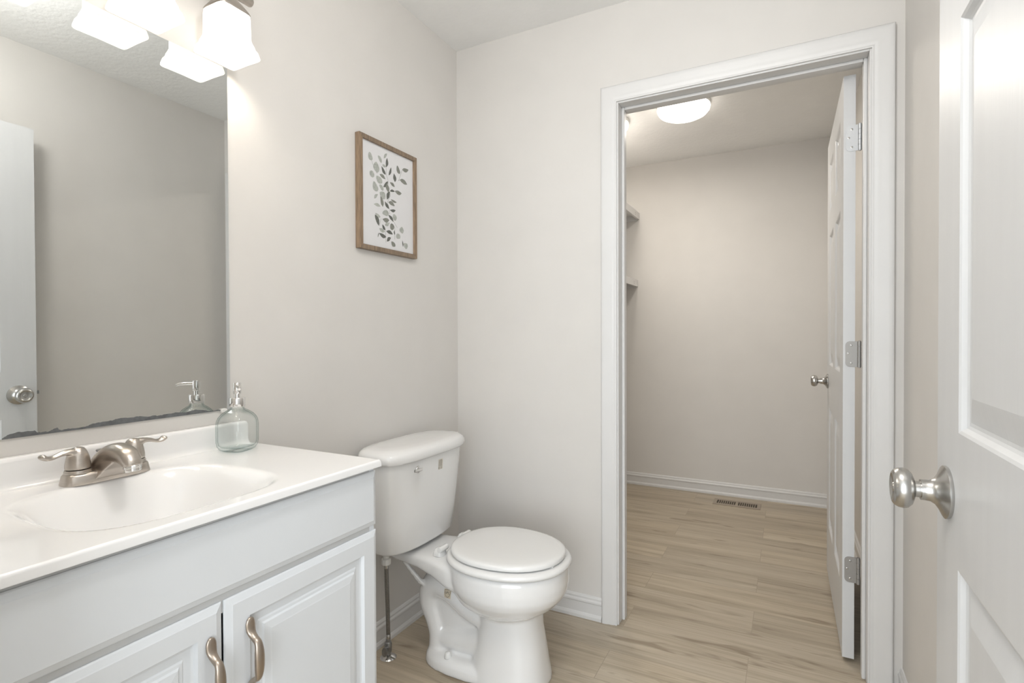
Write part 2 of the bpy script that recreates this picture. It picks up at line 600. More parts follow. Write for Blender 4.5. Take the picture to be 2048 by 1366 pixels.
def hinge(parent, x, y, z, w, m=None):
    """leaf let into the door's hinge edge (facing -Y), knuckle at +X side"""
    h = 0.089
    r = 0.014
    bm = NB()
    loop = []
    for cx_, cz_, a0 in ((x + r, z + h / 2 - r, 90), (x + r, z - h / 2 + r, 180)):
        for k in range(7):
            a = math.radians(a0 + 15 * k)
            loop.append((cx_ + r * math.cos(a), cz_ + r * math.sin(a)))
    loop += [(x + w, z - h / 2), (x + w, z + h / 2)]
    loft(bm, [[(p, y, q) for p, q in loop], [(p, y - 0.0022, q) for p, q in loop]])
    hl = link('hinge', bm, m or M_hinge, parent)
    bm = NB()
    for k in range(5):
        lathe(bm, [(0.006, -h / 2 + k * h / 5 + 0.0006), (0.006, -h / 2 + (k + 1) * h / 5 - 0.0006)], (x + w + 0.005, y - 0.004, z), (0, 0, 1), 16)
    lathe(bm, [(0.0045, -h / 2 - 0.002), (0.0045, h / 2 + 0.002)], (x + w + 0.005, y - 0.004, z), (0, 0, 1), 16)
    link('knuckle', bm, m or M_hinge, hl, auto=40)
    for dz, dx in ((0.030, 0.017), (0.002, 0.008), (-0.031, 0.017)):
        bm = NB()
        lathe(bm, [(0.0036, 0.0), (0.0036, 0.0008), (0.0022, 0.0012), (0.0016, 0.0006), (0.0, 0.0006)], (x + dx, y - 0.0022, z + dz), (0, -1, 0), 14)
        link('screw', bm, M_steel, hl)
    return hl


# the bathroom door, folded back along the right wall
DX, DYE, DWID = 1.5585, -0.951, 0.905
d = thing('door_2', (DX, DYE - DWID, 0), 'large white six-panel door with satin knob at right foreground', 'door', kind='structure')
six_panel_leaf('door_leaf', DX, DYE - DWID, DWID, 0.035, 0.012, 2.032, d)
knob_parts(d, (DX, -1.014, 0.902), (-1, 0, 0), 1.16)
bm = NB()
box(bm, DX + 0.006, DX + 0.029, DYE - 0.0015, DYE + 0.0012, 0.878, 0.935)
lp = link('latch_plate', bm, M_steel, d)
bm = NB()
loft(bm, [[(DX + 0.011, DYE, 0.899), (DX + 0.024, DYE, 0.899), (DX + 0.024, DYE, 0.914), (DX + 0.011, DYE, 0.914)],
          [(DX + 0.011, DYE + 0.012, 0.899), (DX + 0.015, DYE + 0.012, 0.899), (DX + 0.015, DYE + 0.012, 0.914), (DX + 0.011, DYE + 0.012, 0.914)]])
link('latch_bolt', bm, M_valve, lp)

# the closet door, swung into the closet
CX0, CY0, CWID = 1.5125, 0.131, 0.80
d = thing('door_1', (CX0, CY0, 0), 'white six-panel closet door standing open inside the doorway', 'door', kind='structure')
six_panel_leaf('door_leaf', CX0, CY0, CWID, 0.0355, 0.015, 2.025, d)
knob_parts(d, (CX0, CY0 + CWID - 0.062, 0.925), (-1, 0, 0))
M_hinge_w = mat('hinge_bright', (0.58, 0.59, 0.60), 0.35, metal=0.45, var=0.02)  # lighter tone, used on the upper hinge only
hinge(d, 1.5195, CY0, 1.822, 0.0355, M_hinge_w)['label'] = 'bright upper hinge'
hinge(d, 1.5195, CY0, 1.077, 0.0355)
hinge(d, 1.5185, CY0, 0.327, 0.0355)

# ------------------------------------------------------------------ vanity cabinet
VY0, VY1 = -1.858, -1.071      # left and right ends of the top
VF = 0.470                     # face of doors
v = thing('vanity_cabinet', (0.23, -1.4645, 0), 'white raised-panel vanity cabinet under the marble top', 'cabinet')
cy0, cy1 = VY0 + 0.004, VY1 + 0.001
bm = NB()
box(bm, 0.004, VF - 0.0095, cy1 - 0.016, cy1, 0.0, 0.8355)
box(bm, 0.004, VF - 0.0095, cy0, cy0 + 0.016, 0.0, 0.8355)
box(bm, 0.004, 0.012, cy0 + 0.016, cy1 - 0.016, 0.09, 0.8355)
box(bm, 0.012, VF - 0.036, cy0 + 0.016, cy1 - 0.016, 0.09, 0.105)
box(bm, 0.39, 0.40, cy0 + 0.016, cy1 - 0.016, 0.0, 0.09)
link('body', bm, M_cab, v, bevel=0.001)
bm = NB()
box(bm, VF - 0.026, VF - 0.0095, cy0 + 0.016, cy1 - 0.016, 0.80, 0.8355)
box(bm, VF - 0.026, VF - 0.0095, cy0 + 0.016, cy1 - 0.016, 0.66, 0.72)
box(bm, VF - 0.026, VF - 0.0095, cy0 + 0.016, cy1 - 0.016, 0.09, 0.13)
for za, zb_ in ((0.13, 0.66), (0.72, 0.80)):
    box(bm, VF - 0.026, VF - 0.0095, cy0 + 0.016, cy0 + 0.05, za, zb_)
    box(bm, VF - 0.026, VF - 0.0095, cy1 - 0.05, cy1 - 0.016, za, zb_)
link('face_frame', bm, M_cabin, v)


def cab_front(name, y0, y1, z0, z1, raised):
    bm = NB()
    e = 0.013
    th = 0.009
    ch = [(0.0, -0.0070), (0.002, -0.0050), (e - 0.0015, -0.0010), (e, 0.0)]

    def f(u, v_, dd):
        return (VF + dd, u, v_)
    prev = None
    for ins, dep in ch:
        lp = [bm.verts.new(f(*q, dep)) for q in ((y0 + ins, z0 + ins), (y1 - ins, z0 + ins), (y1 - ins, z1 - ins), (y0 + ins, z1 - ins))]
        if prev:
            for k in range(4):
                bm.faces.new((prev[k], prev[(k + 1) % 4], lp[(k + 1) % 4], lp[k]))
        else:
            base = [bm.verts.new((VF - th, q[0], q[1])) for q in ((y0, z0), (y1, z0), (y1, z1), (y0, z1))]
            bm.faces.new(base)
            for k in range(4):
                bm.faces.new((base[k], base[(k + 1) % 4], lp[(k + 1) % 4], lp[k]))
        prev = lp
    if raised:
        pr = [(0.046, 0.0), (0.050, -0.0065), (0.054, -0.0075), (0.066, -0.0075), (0.069, -0.0055), (0.074, -0.005), (0.077, -0.002), (0.090, -0.0005), (0.092, 0.0)]
        for ins, dep in pr:
            lp = [bm.verts.new(f(*q, dep)) for q in ((y0 + ins, z0 + ins), (y1 - ins, z0 + ins), (y1 - ins, z1 - ins), (y0 + ins, z1 - ins))]
            for k in range(4):
                bm.faces.new((prev[k], prev[(k + 1) % 4], lp[(k + 1) % 4], lp[k]))
            prev = lp
    bm.faces.new(prev)
    return link(name, bm, M_cab, v)


YS = -1.4565
cab_front('false_drawer_front', cy0 + 0.004, -1.0675, 0.6945, 0.8235, False)
dr = cab_front('door', YS + 0.0022, -1.0675, 0.12, 0.6825, True)
dl = cab_front('door', cy0 + 0.004, YS - 0.0022, 0.12, 0.6825, True)


def pull(parent, y, zc):
    bm = NB()
    x0 = VF
    H2 = 0.072
    pts = []
    # half of the pull mirrored: (x, z, half width along Y, half thickness)
    half = [(0.0015, 0.072, 0.002, 0.001), (0.0035, 0.0695, 0.0055, 0.0030), (0.0040, 0.062, 0.0078, 0.0036), (0.0050, 0.052, 0.0078, 0.0040), (0.0085, 0.044, 0.0066, 0.0044),
            (0.0165, 0.0375, 0.0060, 0.0042), (0.0235, 0.0335, 0.0060, 0.0042), (0.0270, 0.027, 0.0066, 0.0045), (0.0285, 0.015, 0.0078, 0.0052), (0.0290, 0.0, 0.0082, 0.0055)]
    seq = half + [(a, -z, w, h) for a, z, w, h in half[-2::-1]]
    seq = smooth_path(seq, 3)
    tube(bm, [(x0 + a, y, zc + z) for a, z, w, h in seq], [(w * 1.18, h * 1.12) for a, z, w, h in seq], 16, side=(0, 1, 0))
    return link('handle', bm, M_bronze, parent, smooth=True)


pull(dr, -1.4105, 0.562)
pull(dl, -1.4845, 0.562)

# ------------------------------------------------------------------ vanity top with moulded basin
ZT = 0.853
XF = 0.486
vt = thing('countertop', (0.24, -1.4645, ZT - 0.018), 'glossy white cultured marble vanity top with moulded basin', 'countertop')
BX, BY, BA, BBW = 0.275, -1.4625, 0.166, 0.182


def top_z(x, y):
    r = ((abs(x - BX) / BA) ** 3.4 + (abs(y - BY) / BBW) ** 3.4) ** (1 / 3.4)
    z = ZT
    if r < 1.06:
        s = min(1.0, max(0.0, (1.06 - r) / 0.42))
        z -= 0.104 * (s * s * (3 - 2 * s)) + (0.006 * max(0.0, 1 - r))
    R = 0.005
    for dist in (XF - x, VY1 - y, y - VY0):
        if dist < R:
            z -= R - math.sqrt(max(0.0, R * R - (R - dist) ** 2))
    return z


def axis_pts(a, bq, n, e0, e1):
    R = 0.005
    core = [a + (bq - a) * i / n for i in range(n + 1)]
    ed = [0.0004, 0.0012, 0.0025, 0.004, 0.006]
    s = set(core)
    if e0:
        s |= {a + q for q in ed}
    if e1:
        s |= {bq - q for q in ed}
    return sorted(s)


xs = axis_pts(0.0015, XF, 90, False, True)
ys = axis_pts(VY0, VY1, 140, True, True)
bm = NB()
grid = [[bm.verts.new((x, y, top_z(x, y))) for y in ys] for x in xs]
for i in range(len(xs) - 1):
    for j in range(len(ys) - 1):
        bm.faces.new((grid[i][j], grid[i + 1][j], grid[i + 1][j + 1], grid[i][j + 1]))
rim = [grid[i][0] for i in range(len(xs))] + [grid[-1][j] for j in range(1, len(ys))] + [grid[i][-1] for i in range(len(xs) - 2, -1, -1)]
low = [bm.verts.new((w.co.x, w.co.y, ZT - 0.0165)) for w in rim]
inn = [bm.verts.new((min(w.co.x, XF - 0.04), min(max(w.co.y, VY0 + 0.03), VY1 - 0.03), ZT - 0.0165)) for w in rim]
for k in range(len(rim) - 1):
    bm.faces.new((rim[k], rim[k + 1], low[k + 1], low[k]))
    bm.faces.new((low[k], low[k + 1], inn[k + 1], inn[k]))
o = link('top_slab', bm, M_marble, vt, auto=60)
# backsplash with a cove at the foot
bm = NB()
prof = [(0.001, ZT - 0.001), (0.001, 0.9135), (0.014, 0.9135), (0.018, 0.9125), (0.0205, 0.909), (0.021, 0.905), (0.021, 0.875), (0.0215, 0.866), (0.024, 0.859), (0.029, 0.8545), (0.036, 0.8532), (0.036, ZT - 0.001)]
loops = []
y_end = VY1 + 0.0005
for yy, sc, dz in ((VY0, 1, 0), (y_end - 0.018, 1, 0), (y_end - 0.013, 0.98, -0.001), (y_end - 0.010, 0.93, -0.005), (y_end - 0.0085, 0.82, -0.012)):
    loops.append([(0.001 + (a - 0.001) * sc, yy, z if z < 0.87 else z + dz) for a, z in prof])
loft(bm, loops)
link('backsplash', bm, M_marble, vt, auto=40)
bm = NB()
zb = top_z(BX, BY)
lathe(bm, [(0.0, -0.001), (0.0225, -0.001), (0.0225, 0.0015), (0.019, 0.002), (0.0165, 0.0008), (0.0, 0.0012)], (BX, BY, zb), (0, 0, 1), 32)
link('drain', bm, M_nickel, vt, auto=40)

# ------------------------------------------------------------------ faucet
FX, FY = 0.083, -1.453
f = thing('faucet', (FX, FY, ZT), 'brushed nickel two-handle faucet on the vanity top', 'faucet')
bm = NB()
loops = []
for z, s in ((0.0, 0.0), (0.002, 0.0005), (0.017, -0.0025), (0.0205, -0.0045), (0.022, -0.008)):
    loops.append(superloop(FX, FY, ZT + z, 0.0275 + s, 0.0785 + s, 3.6, 64))
loft(bm, loops)
link('base_plate', bm, M_nickel, f, auto=50)


def faucet_handle(sgn):
    y = FY + sgn * 0.0508
    bm = NB()
    lathe(bm, [(0.0225, 0.0), (0.0225, 0.004), (0.0215, 0.0055), (0.0215, 0.007)], (FX, y, ZT + 0.0215), (0, 0, 1), 40)
    link('handle_collar', bm, M_nickel, f, auto=40)
    bm = NB()
    lathe(bm, [(0.0205, 0.0), (0.0212, 0.002), (0.0208, 0.011), (0.0192, 0.021), (0.0168, 0.030), (0.0140, 0.0365), (0.0105, 0.0410), (0.005, 0.0435), (0.0, 0.0438)], (FX, y, ZT + 0.0295), (0, 0, 1), 40)
    pth = smooth_path([(-0.004, 0.0500, 0.0125, 0.0120), (0.006, 0.0615, 0.0115, 0.0095), (0.019, 0.0655, 0.0098, 0.0062), (0.032, 0.0640, 0.0086, 0.0045), (0.044, 0.0600, 0.0086, 0.0040),
                       (0.054, 0.0605, 0.0098, 0.0046), (0.0615, 0.0655, 0.0098, 0.0054), (0.0635, 0.0675, 0.0045, 0.0028)], 4)
    ang = math.radians(8)
    tube(bm, [(FX + 0.002 + a * math.sin(ang) * 0.6, y + sgn * a * math.cos(ang), ZT + z) for a, z, w, h in pth], [(w, h) for a, z, w, h in pth], 20, side=(1, 0, 0))
    o = link('handle', bm, M_nickel, f)
    fuse(o, 0.0016, 5)


faucet_handle(-1)
faucet_handle(1)
bm = NB()
sec = smooth_path([(0.058, 0.012, 0.036, 0.014, 60), (0.066, 0.027, 0.030, 0.019, 52), (0.080, 0.042, 0.0250, 0.0205, 40), (0.102, 0.0535, 0.0212, 0.0200, 18), (0.126, 0.0565, 0.0202, 0.0192, -8),
                   (0.148, 0.0515, 0.0192, 0.0182, -34), (0.162, 0.0415, 0.0178, 0.0158, -62), (0.167, 0.0345, 0.0160, 0.0138, -80)], 4)
loops = []
for x, z, hw, hh, tilt in sec:
    a = math.radians(tilt)
    up = Vector((-math.sin(a), 0, math.cos(a)))
    c = Vector((x + 0.012, FY, ZT + z))
    loops.append([c + Vector((0, 1, 0)) * hw * math.copysign(abs(math.cos(t)) ** 0.8, math.cos(t)) + up * hh * math.copysign(abs(math.sin(t)) ** 0.8, math.sin(t)) for t in [2 * PI * i / 28 for i in range(28)]])
loft(bm, loops)
# the wedge-shaped web below the spout
loft(bm, [[(FX - 0.020, FY - 0.036, ZT + 0.010), (FX + 0.0265, FY - 0.034, ZT + 0.006), (FX + 0.0265, FY + 0.034, ZT + 0.006), (FX - 0.020, FY + 0.036, ZT + 0.010)],
          [(FX - 0.014, FY - 0.028, ZT + 0.026), (FX + 0.038, FY - 0.024, ZT + 0.024), (FX + 0.038, FY + 0.024, ZT + 0.024), (FX - 0.014, FY + 0.028, ZT + 0.026)],
          [(FX + 0.000, FY - 0.020, ZT + 0.044), (FX + 0.062, FY - 0.014, ZT + 0.044), (FX + 0.062, FY + 0.014, ZT + 0.044), (FX + 0.000, FY + 0.020, ZT + 0.044)]])
sp = link('spout', bm, M_nickel, f)
fuse(sp, 0.0018, 5)
bm = NB()
a = math.radians(-72)
lathe(bm, [(0.0, 0.0), (0.0150, 0.0), (0.0158, 0.0015), (0.0158, 0.0045), (0.0145, 0.0055), (0.0148, 0.0070), (0.0142, 0.0115), (0.0115, 0.0120), (0.0105, 0.0095), (0.0, 0.0095)], (0.1775, FY, ZT + 0.0345), (0.22, 0, -0.97), 32)
link('aerator', bm, M_chrome, sp, auto=40)
bm = NB()
lathe(bm, [(0.0028, 0.0), (0.0028, 0.026), (0.0034, 0.027), (0.0045, 0.030), (0.0085, 0.0335), (0.0092, 0.0355), (0.0080, 0.0370), (0.0, 0.0375)], (0.052, FY + 0.004, ZT + 0.018), (0, 0, 1), 24)
link('lift_rod', bm, M_valve, f, auto=40)

# ------------------------------------------------------------------ soap dispenser
PX, PY = 0.088, -1.161
s = thing('soap_dispenser', (PX, PY, ZT), 'clear glass soap bottle with chrome pump beside the mirror', 'soap dispenser')
ANG = math.radians(14)


def rloop(hx, n, z, cnt=48):
    pts = []
    for x, y, zz in superloop(0, 0, z, hx, hx, n, cnt):
        pts.append((PX + x * math.cos(ANG) - y * math.sin(ANG), PY + x * math.sin(ANG) + y * math.cos(ANG), ZT + zz))
    return pts


bm = NB()
outer = [(0.020, 3, 0.0), (0.029, 3.6, 0.001), (0.0345, 4.4, 0.005), (0.0382, 5, 0.013), (0.0396, 5.5, 0.025), (0.0398, 5.5, 0.066), (0.0390, 5, 0.078), (0.0365, 4.4, 0.087), (0.0315, 3.6, 0.0955),
         (0.0245, 2.8, 0.102), (0.0190, 2.3, 0.1055), (0.0162, 2, 0.109), (0.0158, 2, 0.113), (0.0158, 2, 0.121)]
innr = [(0.0132, 2, 0.121), (0.0132, 2, 0.110), (0.0168, 2.3, 0.1035), (0.0225, 2.8, 0.0995), (0.029, 3.6, 0.093), (0.0338, 4.4, 0.085), (0.0362, 5, 0.077), (0.037, 5.3, 0.065), (0.037, 5.3, 0.027), (0.0355, 5, 0.016), (0.032, 4.2, 0.0105), (0.024, 3, 0.0085)]
loft(bm, [rloop(h, n, z) for h, n, z in outer + innr])
link('glass_bottle', bm, M_glass, s, smooth=True)
bm = NB()
lathe(bm, [(0.0, 0.1135), (0.0185, 0.1135), (0.0190, 0.1145), (0.0190, 0.1345), (0.0180, 0.1360), (0.0, 0.1360)], (PX, PY, ZT), (0, 0, 1), 40)
link('collar', bm, M_chrome, s, auto=40)
bm = NB()
lathe(bm, [(0.0065, 0.135), (0.0065, 0.1475)], (PX, PY, ZT), (0, 0, 1), 24)
lathe(bm, [(0.0, 0.146), (0.0090, 0.146), (0.0095, 0.147), (0.0095, 0.1725), (0.0088, 0.1738), (0.0, 0.1738)], (PX, PY, ZT), (0, 0, 1), 28)
nd = Vector((0.87, -0.50, 0)).normalized()
c0 = Vector((PX, PY, ZT + 0.1655))
tube(bm, [c0 + nd * 0.004, c0 + nd * 0.025, c0 + nd * 0.042 + Vector((0, 0, -0.001)), c0 + nd * 0.053 + Vector((0, 0, -0.0045))], [0.0046, 0.0042, 0.0038, 0.0034], 14)
link('pump_head', bm, M_chrome, s, auto=40)

# ------------------------------------------------------------------ wall mirror
MZ0, MZ1, MY1, MY0 = 0.949, 1.8645, -1.122, -1.858
MXF = 0.0032
m = thing('wall_mirror', (0.0, (MY0 + MY1) / 2, MZ0), 'frameless wall mirror with blackened bottom edge above the vanity', 'mirror')
bm = NB()
box(bm, 0.0005, MXF, MY0, MY1, MZ0, MZ1)
link('mirror_glass', bm, M_mirror, m)
WORN = [(-1.5915, 0.0010), (-1.588, 0.0040), (-1.582, 0.0080), (-1.569, 0.0105), (-1.556, 0.0095), (-1.541, 0.0088), (-1.538, 0.0055), (-1.532, 0.0040), (-1.524, 0.0048), (-1.519, 0.0035), (-1.513, 0.0062), (-1.508, 0.0085), (-1.504, 0.0088), (-1.502, 0.0047), (-1.497, 0.0032), (-1.486, 0.0040), (-1.471, 0.0032), (-1.455, 0.0036), (-1.445, 0.0070), (-1.435, 0.0088), (-1.419, 0.0100), (-1.404, 0.0098), (-1.395, 0.0122), (-1.385, 0.0122), (-1.36, 0.0106), (-1.347, 0.0122), (-1.33, 0.0078), (-1.318, 0.0095), (-1.309, 0.0070), (-1.294, 0.0082), (-1.276, 0.0082), (-1.264, 0.0102), (-1.24, 0.0068), (-1.226, 0.0100), (-1.215, 0.0102), (-1.196, 0.0070), (-1.186, 0.0032), (-1.179, 0.0022), (-1.165, 0.0018), (-1.138, 0.0016)]
bm = NB()
pts = []
for (ya, za), (yb, zb_) in zip(WORN[:-1], WORN[1:]):
    for k in range(4):
        q = k / 4
        pts.append((ya + (yb - ya) * q, za + (zb_ - za) * q + random.uniform(-0.0007, 0.0007) * (za > 0.001)))
pts.append(WORN[-1])
loft(bm, [[(MXF + 0.0001, y, MZ0 - 0.0004), (MXF + 0.0006, y, MZ0 - 0.0004), (MXF + 0.0006, y, MZ0 + max(0.0004, z)), (MXF + 0.0001, y, MZ0 + max(0.0004, z))] for y, z in pts])
link('worn_edge', bm, M_desilver, m)['label'] = 'ragged dark strip where the silvering is gone'
bm = NB()
box(bm, 0.0005, 0.010, -1.150, -1.135, MZ0 - 0.006, MZ0 + 0.004)
link('mirror_clip', bm, M_plastic, m, bevel=0.0015)

# ------------------------------------------------------------------ vanity light
SZ = 1.86
vl = thing('vanity_light', (0.0, -1.4475, 2.05), 'four-light nickel vanity bar with frosted square glass shades', 'wall light')
SY = [-1.170, -1.363, -1.556, -1.749]
SX = 0.075
bm = NB()
box(bm, 0.0008, 0.022, -1.60, -1.295, 1.995, 2.105)
link('back_plate', bm, M_nickel, vl, bevel=0.006)
bm = NB()
lathe(bm, [(0.0, -0.004), (0.0105, -0.003), (0.0125, 0.001), (0.0125, 0.735), (0.0105, 0.739), (0.0, 0.740)], (0.052, -1.8225, 2.046), (0, 1, 0), 28)
lathe(bm, [(0.008, 0.0), (0.008, 0.034)], (0.018, -1.40, 2.046), (1, 0, 0), 20)
lathe(bm, [(0.008, 0.0), (0.008, 0.034)], (0.018, -1.495, 2.046), (1, 0, 0), 20)
link('bar', bm, M_nickel, vl, auto=40)
for y in SY:
    bm = NB()
    pth = smooth_path([(0.052, 2.046), (0.064, 2.040), (0.072, 2.028), (0.075, 2.010)], 4)
    tube(bm, [(a, y, z) for a, z in pth], 0.007, 14)
    arm = link('arm', bm, M_nickel, vl, smooth=True)
    bm = NB()
    loft(bm, [superloop(SX, y, z, h, h, n, 40) for h, n, z in ((0.0415, 8, 1.966), (0.0420, 8, 1.9685), (0.0405, 7, 1.973), (0.030, 5, 1.990), (0.018, 3, 2.006), (0.011, 2, 2.018), (0.009, 2, 2.022))])
    link('shade_cap', bm, M_nickel, arm, auto=35)
    bm = NB()
    up = [(0.0415, 7, 1.967), (0.0425, 7, 1.955), (0.0430, 7, 1.925), (0.0435, 7, 1.903), (0.0462, 8, 1.894), (0.0490, 8, 1.888), (0.0500, 8, 1.882), (0.0545, 9, 1.875), (0.0570, 10, 1.866), (0.0578, 10, 1.861), (0.0560, 10, 1.8585)]
    ir = [(0.0540, 10, 1.8605), (0.0525, 9, 1.869), (0.0500, 9, 1.876), (0.0465, 8, 1.882), (0.0440, 7, 1.886), (0.0420, 7, 1.893), (0.0405, 7, 1.903), (0.0400, 7, 1.925), (0.0395, 7, 1.963)]

    def scallop(lp, amt):
        out = []
        for px, py, pz in lp:
            u = max(abs(px - SX), 1e-6) ; w_ = max(abs(py - y), 1e-6)
            k = min(u, w_) / max(u, w_)      # 0 mid side, 1 corner
            out.append((px, py, pz - amt * (1 - k) * 0.0 + amt * k * k))
        return out
    loft(bm, [scallop(superloop(SX, y, z, h, h, n, 64), -0.002 if z < 1.870 else 0.0) for h, n, z in up + ir], cap0=False, cap1=False)
    sh_ = link('glass_shade', bm, M_shade, vl, auto=40)
    bm = NB()
    lathe(bm, [(0.0, 0.0), (0.010, 0.002), (0.018, 0.009), (0.021, 0.018), (0.0195, 0.029), (0.014, 0.040), (0.011, 0.048), (0.011, 0.065)], (SX, y, 1.892), (0, 0, 1), 24)
    link('bulb', bm, M_bulb, sh_, smooth=True)

# ------------------------------------------------------------------ framed print
PA, PB, PZ0, PZ1 = -0.6457, -0.3245, 1.4537, 1.8575
p = thing('framed_print', (0.0, (PA + PB) / 2, PZ0), 'wood-framed watercolor leaf print on the wall above the toilet', 'picture')
FW, FD = 0.0165, 0.022
for name, quad, mm in (('frame_rail', 't', M_frame), ('frame_rail', 'b', M_frame), ('frame_stile', 'l', M_framev), ('frame_stile', 'r', M_framev)):
    o4 = {'t': ((PA, PZ1), (PB, PZ1), (PB - FW, PZ1 - FW), (PA + FW, PZ1 - FW)), 'b': ((PA, PZ0), (PB, PZ0), (PB - FW, PZ0 + FW), (PA + FW, PZ0 + FW)),
          'l': ((PA, PZ0), (PA, PZ1), (PA + FW, PZ1 - FW), (PA + FW, PZ0 + FW)), 'r': ((PB, PZ0), (PB, PZ1), (PB - FW, PZ1 - FW), (PB - FW, PZ0 + FW))}[quad]
    bm = NB()
    loft(bm, [[(0.001, y, z) for y, z in o4], [(FD, y, z) for y, z in o4]])
    link(name, bm, mm, p, bevel=0.0012)
bm = NB()
PXF = 0.0135
box(bm, 0.002, PXF, PA + FW - 0.002, PB - FW + 0.002, PZ0 + FW - 0.002, PZ1 - FW + 0.002)
pr = link('paper', bm, M_paper, p)
LEAVES = [
    (-0.576, 1.776, -0.588, 1.804, 0.0232, 'L'), (-0.523, 1.783, -0.543, 1.804, 0.0163, 'L'), (-0.511, 1.802, -0.493, 1.826, 0.0108, 'L'),
    (-0.499, 1.773, -0.493, 1.81, 0.0133, 'D'), (-0.547, 1.74, -0.553, 1.779, 0.0292, 'L'), (-0.52, 1.777, -0.498, 1.776, 0.0103, 'L'),
    (-0.501, 1.745, -0.524, 1.771, 0.0150, 'D'), (-0.484, 1.747, -0.471, 1.781, 0.0118, 'D'), (-0.563, 1.722, -0.586, 1.736, 0.0246, 'L'),
    (-0.503, 1.728, -0.535, 1.738, 0.0135, 'M'), (-0.52, 1.71, -0.553, 1.727, 0.0243, 'L'), (-0.449, 1.731, -0.455, 1.763, 0.0168, 'D'),
    (-0.421, 1.769, -0.436, 1.798, 0.0188, 'M'), (-0.406, 1.79, -0.367, 1.8, 0.0174, 'M'), (-0.421, 1.747, -0.376, 1.74, 0.0188, 'M'),
    (-0.515, 1.696, -0.489, 1.724, 0.0130, 'D'), (-0.486, 1.682, -0.493, 1.715, 0.0177, 'M'), (-0.45, 1.712, -0.479, 1.723, 0.0120, 'M'),
    (-0.547, 1.672, -0.567, 1.705, 0.0267, 'L'), (-0.514, 1.684, -0.537, 1.699, 0.0169, 'L'), (-0.41, 1.697, -0.45, 1.697, 0.0170, 'M'),
    (-0.45, 1.695, -0.479, 1.69, 0.0095, 'D'), (-0.495, 1.654, -0.479, 1.688, 0.0154, 'D'), (-0.504, 1.656, -0.535, 1.672, 0.0261, 'L'),
    (-0.564, 1.643, -0.544, 1.663, 0.0113, 'L'), (-0.518, 1.622, -0.531, 1.66, 0.0171, 'M'), (-0.44, 1.656, -0.474, 1.66, 0.0096, 'M'),
    (-0.451, 1.64, -0.488, 1.647, 0.0158, 'M'), (-0.483, 1.622, -0.507, 1.645, 0.0134, 'D'), (-0.531, 1.621, -0.567, 1.622, 0.0111, 'L'),
    (-0.446, 1.624, -0.48, 1.619, 0.0106, 'D'), (-0.485, 1.605, -0.521, 1.598, 0.0224, 'L'), (-0.531, 1.582, -0.56, 1.591, 0.0135, 'L'),
    (-0.54, 1.549, -0.561, 1.586, 0.0191, 'D'), (-0.458, 1.608, -0.448, 1.584, 0.0225, 'L'), (-0.459, 1.578, -0.488, 1.599, 0.0121, 'D'),
    (-0.483, 1.58, -0.521, 1.577, 0.0166, 'M'), (-0.508, 1.557, -0.481, 1.571, 0.0135, 'L'), (-0.505, 1.539, -0.522, 1.557, 0.0128, 'D'),
    (-0.468, 1.545, -0.469, 1.571, 0.0252, 'M'), (-0.507, 1.532, -0.539, 1.54, 0.0150, 'L'), (-0.463, 1.53, -0.501, 1.536, 0.0131, 'D'),
    (-0.452, 1.529, -0.454, 1.548, 0.0061, 'D'), (-0.399, 1.556, -0.425, 1.552, 0.0244, 'L'), (-0.501, 1.514, -0.539, 1.522, 0.0158, 'D'),
    (-0.419, 1.53, -0.445, 1.523, 0.0223, 'L'), (-0.546, 1.505, -0.539, 1.524, 0.0047, 'M'), (-0.474, 1.516, -0.498, 1.498, 0.0128, 'D'),
    (-0.449, 1.487, -0.472, 1.502, 0.0166, 'M'), (-0.404, 1.491, -0.408, 1.517, 0.0061, 'D'), (-0.374, 1.498, -0.401, 1.502, 0.0237, 'L'),
]
STEMS = [
    [(-0.576, 1.776), (-0.563, 1.751), (-0.547, 1.737)],
    [(-0.499, 1.773), (-0.498, 1.746), (-0.489, 1.73)],
    [(-0.406, 1.788), (-0.428, 1.741), (-0.421, 1.747)],
    [(-0.489, 1.73), (-0.486, 1.712)],
    [(-0.479, 1.69), (-0.476, 1.673), (-0.493, 1.645), (-0.483, 1.624), (-0.48, 1.602)],
    [(-0.528, 1.578), (-0.538, 1.549)],
    [(-0.505, 1.541), (-0.502, 1.493)],
    [(-0.473, 1.594), (-0.452, 1.574), (-0.437, 1.56)],
    [(-0.452, 1.56), (-0.452, 1.513)],
]
LM = {'L': 1, 'M': 2, 'D': 3}
pm = NB()
pm.from_mesh(pr.data)
for q in (M_leafL, M_leafM, M_leafD):
    pr.data.materials.append(q)


def ink(verts, mi):
    fc = pm.faces.new(verts)
    fc.material_index = mi
    fc.normal_update()
    if fc.normal.x < 0:
        fc.normal_flip()


k = 0
for (y0, z0, y1, z1, w, key) in LEAVES:
    k += 1
    a = Vector((y0, z0)); c = Vector((y1, z1))
    dd = c - a
    nn = Vector((-dd.y, dd.x)).normalized()
    ln_ = dd.length
    ra = []
    rb = []
    rnd = w > ln_ * 0.55
    for i in range(11):
        t = i / 10
        prof_ = (math.sin(PI * t) ** (0.55 if rnd else 0.9)) * (1.0 - 0.25 * (t - 0.5))
        curve = 0.06 * ln_ * math.sin(PI * t) * (1 if k % 2 else -1)
        q = a + dd * t + nn * curve
        ra.append(q + nn * w / 2 * prof_ * (1 + 0.12 * math.sin(5.1 * t + k)))
        rb.append(q - nn * w / 2 * prof_ * (1 + 0.12 * math.cos(4.3 * t + k)))
    x = PXF + 0.00005 + 0.000006 * k
    va = [pm.verts.new((x, q.x, q.y)) for q in ra]
    vb = [pm.verts.new((x, q.x, q.y)) for q in rb]
    for i in range(10):
        ink((va[i], va[i + 1], vb[i + 1], vb[i]), LM[key])
